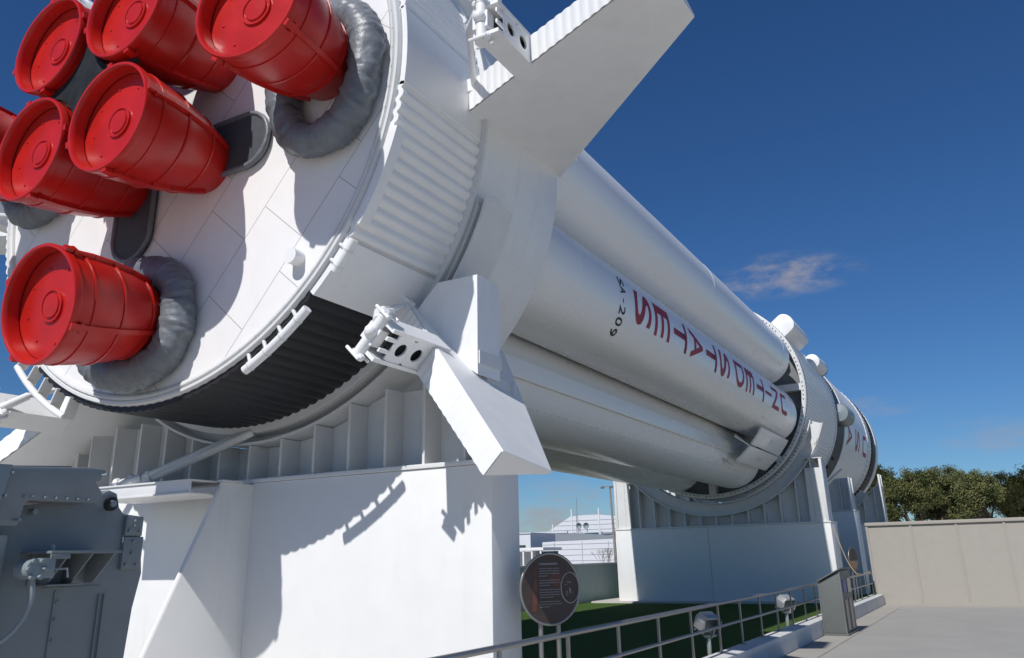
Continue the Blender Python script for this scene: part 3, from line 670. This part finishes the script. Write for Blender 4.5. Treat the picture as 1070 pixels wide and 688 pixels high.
# interstage and upper stage
MB().lathe([(21.47,3.25),(21.47,3.30),(27.05,3.30),(27.05,3.2)], 180*6, AX, rf=corr(.036, 170)).build('interstage', WHITE, RK, smooth=50)
b = MB(); b.lathe([(27.0,3.28),(27.0,3.345),(27.2,3.345),(27.2,3.1)], 160, AX); b.build('forward_flange', WHITE, RK, smooth=40)
b = MB()
for i in range(180): b.obox(pc(27.1, 3.348, i*2), Vector((1,0,0)), Vector((0,1,0)), Vector((0,0,1)), .12, .03, .03)
b.build('flange_rivets', STEELW, RK, smooth=0)
MB().lathe([(27.2,3.0),(27.2,3.27),(29.3,3.27),(29.3,3.0)], 120, AX).build('black_band', BLACK, RK)
b = MB()
for i in range(60):
    if random.random() < .6: b.obox(pc(28.2+random.uniform(-.7,.7), 3.28, i*6+random.uniform(-2,2)), Vector((1,0,0)), Vector((0,1,0)), Vector((0,0,1)), .18, .10, .10)
b.build('separation_fittings', DARK, RK, smooth=0)
MB().lathe([(29.3,3.10),(29.3,3.30),(36.1,3.30),(36.1,3.32),(37.2,3.32),(37.2,3.26)], 160, AX).build('upper_stage', WHITE, RK, smooth=40)
b = MB()
for i in range(90): b.arcbox(36.15, 37.15, 3.321, 3.335, 1, AX, i*4, i*4+2.6)
b.build('ring_panels', STEELW, RK, smooth=0)
MB().lathe([(37.2,3.2),(37.2,3.31),(39.0,3.31),(39.0,3.2)], 160, AX).build('black_ring', BLACK, RK)
b = MB()
for i in range(120): b.arcbox(37.5, 38.4, 3.311, 3.35, 1, AX, i*3, i*3+1.3)
b.build('ring_teeth', BLACK, RK, smooth=0)
MB().lathe([(39.0,3.2),(39.0,3.34),(39.8,3.34),(39.85,3.27),(47,2.0),(50,1.9),(53,.3)], 160, AX).build('forward_cone', WHITE, RK, smooth=40)
# pods on the interstage
def pod(x0, x1, a, rc, wy, label=None):
    rd = pc(0,1,a,(0,0)).normalized(); tgv = Vector((1,0,0)).cross(rd); c0 = pc(0, rc, a)
    pts = []
    for i in range(13):
        t = -PI/2+PI*i/12; pts.append((wy/2*math.sin(t), wy*.62+wy*.40*math.cos(t)))
    pts = [(-wy/2, -.25)]+pts+[(wy/2, -.25)]
    b = MB().prism([Vector((x0,0,0))+Vector((0,c0.y,c0.z))+tgv*u+rd*v for u, v in pts], (x1-x0,0,0)); return b.build('equipment_pod', WHITE, RK, smooth=40, bevel=.02)
pod(21.7, 24.2, 38, 3.24, .66)
MB().lathe([(25.0,.01),(25.05,.26),(26.3,.30),(26.6,.28)], 32, (pc(0,3.42,27).y, pc(0,3.42,27).z)).build('thruster_pod', WHITE, RK, smooth=50)
MB().lathe([(26.6,.285),(26.9,.24),(26.95,.01)], 32, (pc(0,3.42,27).y, pc(0,3.42,27).z)).build('pod_nozzle', BLACK, RK, smooth=40)
MB().lathe([(27.2,.01),(27.25,.32),(27.45,.37),(28.6,.38),(29.2,.28),(29.4,.01)], 32, (pc(0,3.42,-1).y, pc(0,3.42,-1).z)).build('auxiliary_motor', GREYL, RK, smooth=50)

# ---- lettering wrapped on the skin
def glyphs(s, wdt, hgt, off=.0):
    cu = bpy.data.curves.new('t', 'FONT'); cu.body = s; cu.size = 1; cu.offset = off; cu.resolution_u = 6; cu.align_x = 'LEFT'
    o = bpy.data.objects.new('t', cu); sc.collection.objects.link(o); dg = bpy.context.evaluated_depsgraph_get(); dg.update()
    me = bpy.data.meshes.new_from_object(o.evaluated_get(dg)); bpy.data.objects.remove(o); bpy.data.curves.remove(cu)
    bm = bmesh.new(); bm.from_mesh(me); bpy.data.meshes.remove(me)
    xs = [v.co.x for v in bm.verts]; ys = [v.co.y for v in bm.verts]; x0, x1, y0, y1 = min(xs), max(xs), min(ys), max(ys)
    for v in bm.verts: v.co.x = (v.co.x-(x0+x1)/2)/(x1-x0)*wdt; v.co.y = ((v.co.y-(y0+y1)/2)/(y1-y0) if y1-y0 > 0 else 0)*hgt
    q = -wdt/2+.025
    while q < wdt/2:
        bmesh.ops.bisect_plane(bm, geom=bm.verts[:]+bm.edges[:]+bm.faces[:], plane_co=(q,0,0), plane_no=(1,0,0)); q += .025
    return bm
def letter(parent, name, s, x, phi, c, r, wdt, hgt, m, off=.0):
    bm = glyphs(s, wdt, hgt, off); org = Vector(parent['wloc'])
    for v in bm.verts:
        a = phi-math.degrees(v.co.x/r); v.co = pc(x+v.co.y, r+.004, a, c)-org
    me = bpy.data.meshes.new(name); bm.to_mesh(me); bm.free(); me.materials.append(m); o = bpy.data.objects.new(name, me); sc.collection.objects.link(o); o.parent = parent; o['wloc'] = tuple(org); return o
for ch, x in zip('SETATSDETINU', (7.42,8.42,9.45,10.5,11.55,12.6,13.9,14.9,15.95,16.85,17.75,18.8)):
    if ch == 'I': letter(tk2, 'letter', ch, x, -1, c2_, .889, .085, .74, REDL)
    else: letter(tk2, 'letter', ch, x, -1, c2_, .889, .62, .80, REDL, .012)
for ch, a in zip('SA-209', (16.5,6.0,-5.5,-16.5,-29.0,-41.5)):
    if ch == '-': letter(tk2, 'letter', ch, 6.49, a, c2_, .889, .075, .03, BLKL)
    else: letter(tk2, 'letter', ch, 6.49, a, c2_, .889, .15, .25, BLKL, .015)
US_ = [o for o in RK.children if o.name.startswith('upper_stage')][0]
for ch, x in zip('ASU', (30.6,32.9,35.1)): letter(US_, 'letter', ch, x, -9, AX, 3.30, .95, 1.25, REDL, .01)

# ================================================================ grey steel structure at the left edge
E1 = empty('hold_down_structure', (-2.6,-2.2,0), 'tall dark grey riveted steel structure with a hose, left of the near pier', 'steel structure')
Y0 = -2.7
body = [(-3.9,1.95),(-2.78,1.96),(-2.25,2.06),(-2.19,2.09),(-2.13,2.07),(-2.10,1.98),(-2.06,1.94),(-1.93,1.93),(-1.87,1.56),(-1.91,1.34),(-1.93,1.04),(-1.98,.0),(-3.9,.0)]
MB().prism([(x, Y0, z) for x, z in body], (0,1.1,0)).build('body', GREY, E1, bevel=.01, smooth=30)
shell = [(-4.0,2.10),(-2.97,2.17),(-2.48,2.20),(-2.41,2.20),(-2.36,2.19),(-2.40,2.12),(-2.43,2.12),(-2.37,2.05),(-2.385,2.02),(-2.43,1.985),(-2.83,1.985),(-2.86,1.965),(-2.88,1.84),(-4.0,1.84)]
MB().prism([(x, Y0-.19, z) for x, z in shell], (0,.187,0)).build('upper_shell', GREY, E1, bevel=.008, smooth=30)
MB().prism([(-3.9,Y0-.03,2.10),(-2.5,Y0-.03,2.20),(-2.5,Y0+1.0,2.26),(-3.9,Y0+1.0,2.2)], (0,0,.02)).build('top_plate', GREY, E1)
MB().prism([(-4.05,Y0-.23,2.16),(-2.985,Y0-.23,2.175),(-3.045,Y0-.23,1.84),(-4.05,Y0-.23,1.84)], (0,.038,0)).build('corner_plate', GREYL, E1, bevel=.004)
b = MB()
for x in (-2.87,-2.82,-2.745,-2.675,-2.605,-2.535,-2.465): b.tube([(x,Y0-.21,2.003),(x,Y0-.188,2.003)], .009, 8)
for x, z in ((-2.98,2.13),(-3.0,2.0),(-3.02,1.88),(-2.90,1.87),(-2.39,2.16)): b.tube([(x,Y0-.245,z),(x,Y0-.185,z)], .008, 8)
b.build('rivets', GREYL, E1)
b = MB(); b.tube([(-2.18,Y0-.03,2.0),(-2.18,Y0-.001,2.0)], .045, 20); b.build('pin_collar', BLACK, E1)
MB().tube([(-2.18,Y0-.05,2.0),(-2.18,Y0-.031,2.0)], .022, 12).build('pin', GREYL, E1)
for z0, z1 in ((1.80,1.925),(1.585,1.793)):
    p_ = MB().box((-2.055,Y0-.03,z0),(-1.925 if z0 > 1.7 else -1.91,Y0-.002,z1)).build('bolted_plate', GREY, E1, bevel=.003)
    b = MB()
    for x, z in ((-2.03,z0+.03),(-1.95,z0+.03),(-1.99,z1-.03),(-1.99,(z0+z1)/2)): b.tube([(x,Y0-.045,z),(x,Y0-.0305,z)], .010, 6)
    b.build('bolts', GREYL, p_)
b = MB(); b.box((-2.72,Y0-.30,1.685),(-2.26,Y0-.003,1.70)); b.box((-2.72,Y0-.30,1.655),(-2.60,Y0-.29,1.684)); b.box((-2.66,Y0-.012,1.50),(-2.30,Y0-.003,1.684)); b.box((-2.62,Y0-.14,1.50),(-2.40,Y0-.013,1.512))
s_ = b.build('bracket_shelf', GREY, E1, bevel=.002)
for x in (-2.60,-2.45,-2.30): MB().prism([(x,Y0-.285,1.684),(x,Y0-.013,1.684),(x,Y0-.013,1.513),(x,Y0-.10,1.513)], (.010,0,0)).build('gusset', GREY, s_)
MB().tube([(-2.655,Y0-.2,1.70),(-2.655,Y0-.2,1.735)], .013, 8).build('stud', GREYL, s_)
b = MB(); cx, cz = -2.80, 1.60
b.tube([(cx,Y0-.30,cz),(cx,Y0-.17,cz)], .055, 18); b.box((cx+.03,Y0-.29,cz-.05),(cx+.12,Y0-.20,cz+.06))
for q in range(6): b.tube([(cx+.05*math.cos(q*PI/3),Y0-.325,cz+.05*math.sin(q*PI/3)),(cx+.05*math.cos(q*PI/3),Y0-.30,cz+.05*math.sin(q*PI/3))], .014, 8)
b.tube([(cx+.12,Y0-.27,cz+.0),(cx+.19,Y0-.30,cz+.0),(cx+.20,Y0-.30,cz-.05)], .008, 6)
b.build('valve', GREYL, E1, smooth=40, bevel=.002)
hp = [(-2.78,Y0-.25,1.55),(-2.775,Y0-.25,1.50),(-2.77,Y0-.25,1.46),(-2.775,Y0-.25,1.40),(-2.79,Y0-.24,1.34),(-2.82,Y0-.22,1.28),(-2.85,Y0-.19,1.235),(-2.90,Y0-.13,1.18),(-2.93,Y0-.08,1.15)]
MB().tube(hp, [.012,.018,.018,.011,.011,.012,.012,.018,.022], 10).build('hose', GREYL, E1, smooth=60)
b = MB(); b.box((-2.475,Y0-.010,.3),(-2.465,Y0-.002,1.47)); b.box((-2.55,Y0-.008,1.485),(-2.17,Y0-.002,1.492))
for x in (-2.175,-2.14): b.box((x,Y0-.014,.3),(x+.007,Y0-.002,1.44))
for z in (1.40,1.30,1.18): b.box((-2.465,Y0-.02,z),(-2.445,Y0-.002,z+.012))
b.build('cover_strips', GREY, E1)
MB().tube([(-2.905,Y0-.04,1.79),(-2.915,Y0-.04,1.0),(-2.93,Y0-.04,0)], .06, 18).build('corner_tube', GREYL, E1)
MB().tube([(-2.70,Y0-.05,1.93),(-2.70,Y0-.0,1.93)], .018, 10).build('eye_bolt', GREYL, E1)

# ================================================================ things far behind
def bld(name, loc, label, cat, group=None): return empty(name, loc, label, cat, group)
def face_box(b, x, y0, y1, z0, z1, d): return b.box((x,min(y0,y1),z0),(x+d,max(y0,y1),z1))
BX = bld('shed', (60,21,0), 'low white metal-clad shed in the gap between the piers, just above the grey-green wall', 'building')
MB().prism([(60,6,0),(60,26.37,0),(60,26.37,2.85),(60,25.4,2.88),(60,18.5,2.97),(60,6,3.1)], (8,0,0)).build('wall', SIDING, BX)
b = MB(); b.box((59.9,6,2.99),(68.1,19,3.08)); MB_ = b.build('roof_edge', SIDING, BX)
b = MB()
for z in (1.3,1.75,2.2,2.62): b.box((59.975,6,z),(59.995,26.3,z+.03))
for y in (25.2,22.6,20.2,17.5,14.5): b.box((59.96,y,.1),(59.974,y+.05,2.8))
b.build('panel_joints', SJOINT, BX)
BY = bld('shed', (75,28,0), 'blue-grey flat-roofed shed behind the low white shed', 'building')
MB().prism([(75,10,0),(75,35.6,0),(75,35.6,4.14),(75,31.28,4.0),(75,24.9,3.38),(75,10,3.3)], (6,0,0)).build('wall', SHEDGREY, BY)
MB().box((74.95,31.2,4.0),(75.2,35.65,4.18)).build('roof_edge', SIDING, BY)
BZ = bld('shed', (64,31,0), 'white shed with a dark window left of the blue-grey shed', 'building')
MB().box((62,28.6,0),(67,36.0,3.68)).build('wall', SIDING, BZ); MB().box((61.9,28.5,3.683),(67,36,3.76)).build('roof', SIDING, BZ)
w_ = MB().box((61.96,29.1,2.42),(61.995,30.5,2.70)).build('window', GLASSD, BZ)
BG = bld('hangar', (95,38,0), 'large pale hangar with a low gabled metal roof rising behind the sheds', 'building')
MB().prism([(95,10,0),(95,43.9,0),(95,43.9,4.7),(95,40.31,6.62),(95,38.38,6.72),(95,36.23,6.70),(95,31.54,6.14),(95,10,3.9)], (20,0,0)).build('wall', SIDING, BG)
b = MB()
for z in (4.2,4.9,5.5,6.05): b.box((94.96,31.5,z),(94.99,43.9-max(0,(z-4.7))*1.9,z+.04))
b.build('panel_joints', SJOINT, BG)
BC = bld('rooftop_room', (85,33,0), 'small pale building with a green glass band in front of the hangar', 'building')
MB().box((85,30.0,0),(88,37.5,4.30)).build('wall', SIDING, BC)
MB().box((84.9,31.87,3.95),(84.99,33.8,4.22)).build('window', TEALG, BC)
MB().box((84.9,30.3,4.0),(84.99,31.6,4.2)).build('louvre', SHEDGREY, BC)
for q, (y, z, s) in enumerate(((37.6,5.3,'leftmost of the four, left of the gable'), (35.1,6.9,'second from left, by the dishes'), (31.64,6.9,'third from left, right of the dishes'), (29.23,5.7,'rightmost of the four, by the lamp pole'))):
    o = MB().tube([(84.4,y,0),(84.4,y,z)], [.10,.08], 8).build('vent_stack', PIERW); tag(o, 'thin white stack before the pale hangar, '+s, 'vent stack', 'white stacks in front of the hangar')
mst = empty('lattice_mast', (84,34.46,0), 'slim lattice mast rising above the hangar roof', 'antenna mast')
b = MB()
for dy in (-.14,.14): b.tube([(84,34.2+dy,0),(84,34.2+dy*.6,6.2)], .028, 5)
for k in range(24): b.tube([(84,34.06 if k % 2 else 34.34, 1+k*.21),(84,34.34 if k % 2 else 34.06, 1.21+k*.21)], .018, 4)
b.build('lattice', STAIN, mst); MB().tube([(84,34.2,6.2),(84,34.2,8.2)], .022, 5).build('whip', STAIN, mst)
for q, y in enumerate((33.9,33.0)):
    e = empty('satellite_dish', (84,y,4.3), ('left' if q == 0 else 'right')+' one of two round grey dishes on the roof in front of the hangar', 'satellite dish', 'two dishes on the roof')
    pr = [(83.9+.25*(r/.35)**2*-1+.1, r) for r in (.01,.1,.2,.3,.36)]
    MB().lathe(pr, 20, (y, 4.95)).build('dish', GREYL, e); MB().tube([(84,y,4.3),(84,y,4.95)], .05, 6).build('mount', STAIN, e)
e = empty('canopy', (50,22,0), 'white flat canopy on slim posts beyond the grey-green wall, beside the round sign', 'canopy')
MB().box((48.5,20.35,2.10),(51.5,25.5,2.30)).build('roof', PIERW, e)
for y in (20.6,21.3,22.0,22.85,23.7,24.6): MB().box((48.55,y-.06,0),(48.68,y+.06,2.10)).build('post', PIERW, e)
MB().box((51.3,20.6,.1),(51.4,22.2,2.05)).build('window', GLASSD, e)
MB().box((51.0,22.3,0),(51.4,25.2,2.05)).build('back_wall', SIDING, e)
e = empty('lamp_post', (55,17.54,0), 'tall brown street lamp standing behind the grey-green wall in the gap between the piers', 'street lamp')
MB().tube([(55,17.54,0),(55,17.6,3),(55,17.73,6.7)], [.13,.10,.06], 10).build('pole', POLE, e)
MB().tube([(55,17.2,6.72),(55,18.4,6.78)], .035, 6).build('arm', POLE, e)
for y in (17.15,17.6,18.35): MB().sphere((55,y,6.68), .16, 10, (1,1.1,.6)).build('lamp_head', STAIN, e)
# bare bush by the pole
def bush(x, y, label):
    random.seed(5); b = MB()
    def br(p, d, l, r, n):
        q = p+d*l; b.tube([p, q], [r, r*.6], 4)
        if n:
            for k in range(3): br(q, (d+Vector((random.uniform(-.6,.6),random.uniform(-.6,.6),random.uniform(-.1,.4)))).normalized(), l*.7, r*.6, n-1)
    for k in range(5): br(Vector((x,y+random.uniform(-.3,.3),0)), Vector((random.uniform(-.3,.3),random.uniform(-.4,.4),1)).normalized(), .9, .022, 3)
    tag(b.build('bare_bush', BARK, smooth=0), label, 'bush')
bush(54, 18.1, 'bare leafless bush at the foot of the brown street lamp')

# ---------------------------------------------------------------- trees
def tree_meshes(seed, h, w):
    rnd = random.Random(seed); t = MB(); tips = []
    def br(p, d, l, r, n):
        m = p+d*l*.5+Vector((rnd.uniform(-.08,.08),rnd.uniform(-.08,.08),0))*l; q = p+d*l; t.tube([p, m, q], [r, r*.82, r*.62], 6 if n > 1 else 4)
        if n < 3: tips.append((q, n)); tips.append((m, n))
        if n:
            for k in range(rnd.choice((3,4,4))):
                dd = (d*.7+Vector((rnd.uniform(-1,1),rnd.uniform(-1,1),rnd.uniform(-.35,.55)))).normalized(); br(q if k else m.lerp(q,.6), dd, l*rnd.uniform(.6,.82), r*.58, n-1)
    br(Vector((0,0,0)), Vector((rnd.uniform(-.1,.1),rnd.uniform(-.1,.1),1)).normalized(), h*.22, h*.028, 5)
    zz = max(q.z for q, n in tips); ww = max(max(abs(q.x),abs(q.y)) for q, n in tips)
    sx, sz = w/ww, h*.96/zz
    for v in t.v: k = min(1,v.z*3/zz); v.x *= 1+(sx-1)*k; v.y *= 1+(sx-1)*k; v.z *= sz
    L_ = MB(); rnd.shuffle(tips)
    for q, n in tips[:1500]:
        c = Vector((q.x*sx,q.y*sx,q.z*sz)); cl = rnd.uniform(.28,.58)
        for k in range(int(rnd.uniform(16,34))):
            while True:
                o = Vector((rnd.uniform(-1,1),rnd.uniform(-1,1),rnd.uniform(-1,1)))
                if o.length < 1: break
            p = c+Vector((o.x*cl,o.y*cl,o.z*cl*.7)); s = rnd.uniform(.045,.095)
            a = Vector((rnd.uniform(-1,1),rnd.uniform(-1,1),rnd.uniform(-1,1))).normalized(); bb = a.orthogonal().normalized()
            L_.add([p-a*s, p+bb*s*.5, p+a*s, p-bb*s*.5], [(0,1,2,3)])
    return t, L_
protos = []
spots = [(62,2.6,7.6),(64,-.2,8.0),(61,-2.9,7.3),(66,-5.4,7.9),(62,-8.0,7.0),(65,-10.8,7.3),(61,-13.4,6.9),(70,1.0,8.3),(71,-4.2,8.1),(72,-8.8,7.6),(72,-13.2,7.8),(76,-1.6,8.2)]
lab = ['leftmost olive-green oak above the beige wall, next to the last pier', 'tall rounded oak with the highest crown left of centre of the tree row', 'bushy oak in the front of the tree row, third from the left',
       'broad oak in the middle of the tree row above the beige wall', 'lower oak right of the middle of the tree row', 'oak towards the right end of the tree row', 'low oak at the right edge of the photo above the beige wall',
       'oak crown showing behind the leftmost trees of the row', 'darker oak standing behind the middle of the tree row', 'oak crown behind the right half of the tree row', 'oak behind the right end of the tree row', 'farthest oak peeping between the left crowns of the row']
for i, (x, y, h) in enumerate(spots):
    e = empty('oak_tree', (x,y,0), lab[i], 'tree', 'row of oaks beyond the beige wall')
    if i < 3:
        t, l_ = tree_meshes(20+i, 7.8, 2.9); a = t.build('trunk', BARK, smooth=60, local=True); b_ = l_.build('crown', LEAF, smooth=0, local=True); protos.append((a, b_))
        a.parent = e; b_.parent = e
    else:
        for s in protos[i % 3]:
            c = s.copy(); sc.collection.objects.link(c); c.parent = e
    e.scale = (1,1,h/7.8); e.rotation_euler = (0,0,i*1.7)
e = empty('oak_tree', (31,59,0), 'dark distant tree at the far left edge behind the rocket fin', 'tree')
for s in protos[1]:
    c = s.copy(); sc.collection.objects.link(c); c.parent = e
e.scale = (1.5,1.5,1.45)
for o in bpy.data.objects:
    if 'wloc' in o: del o['wloc']
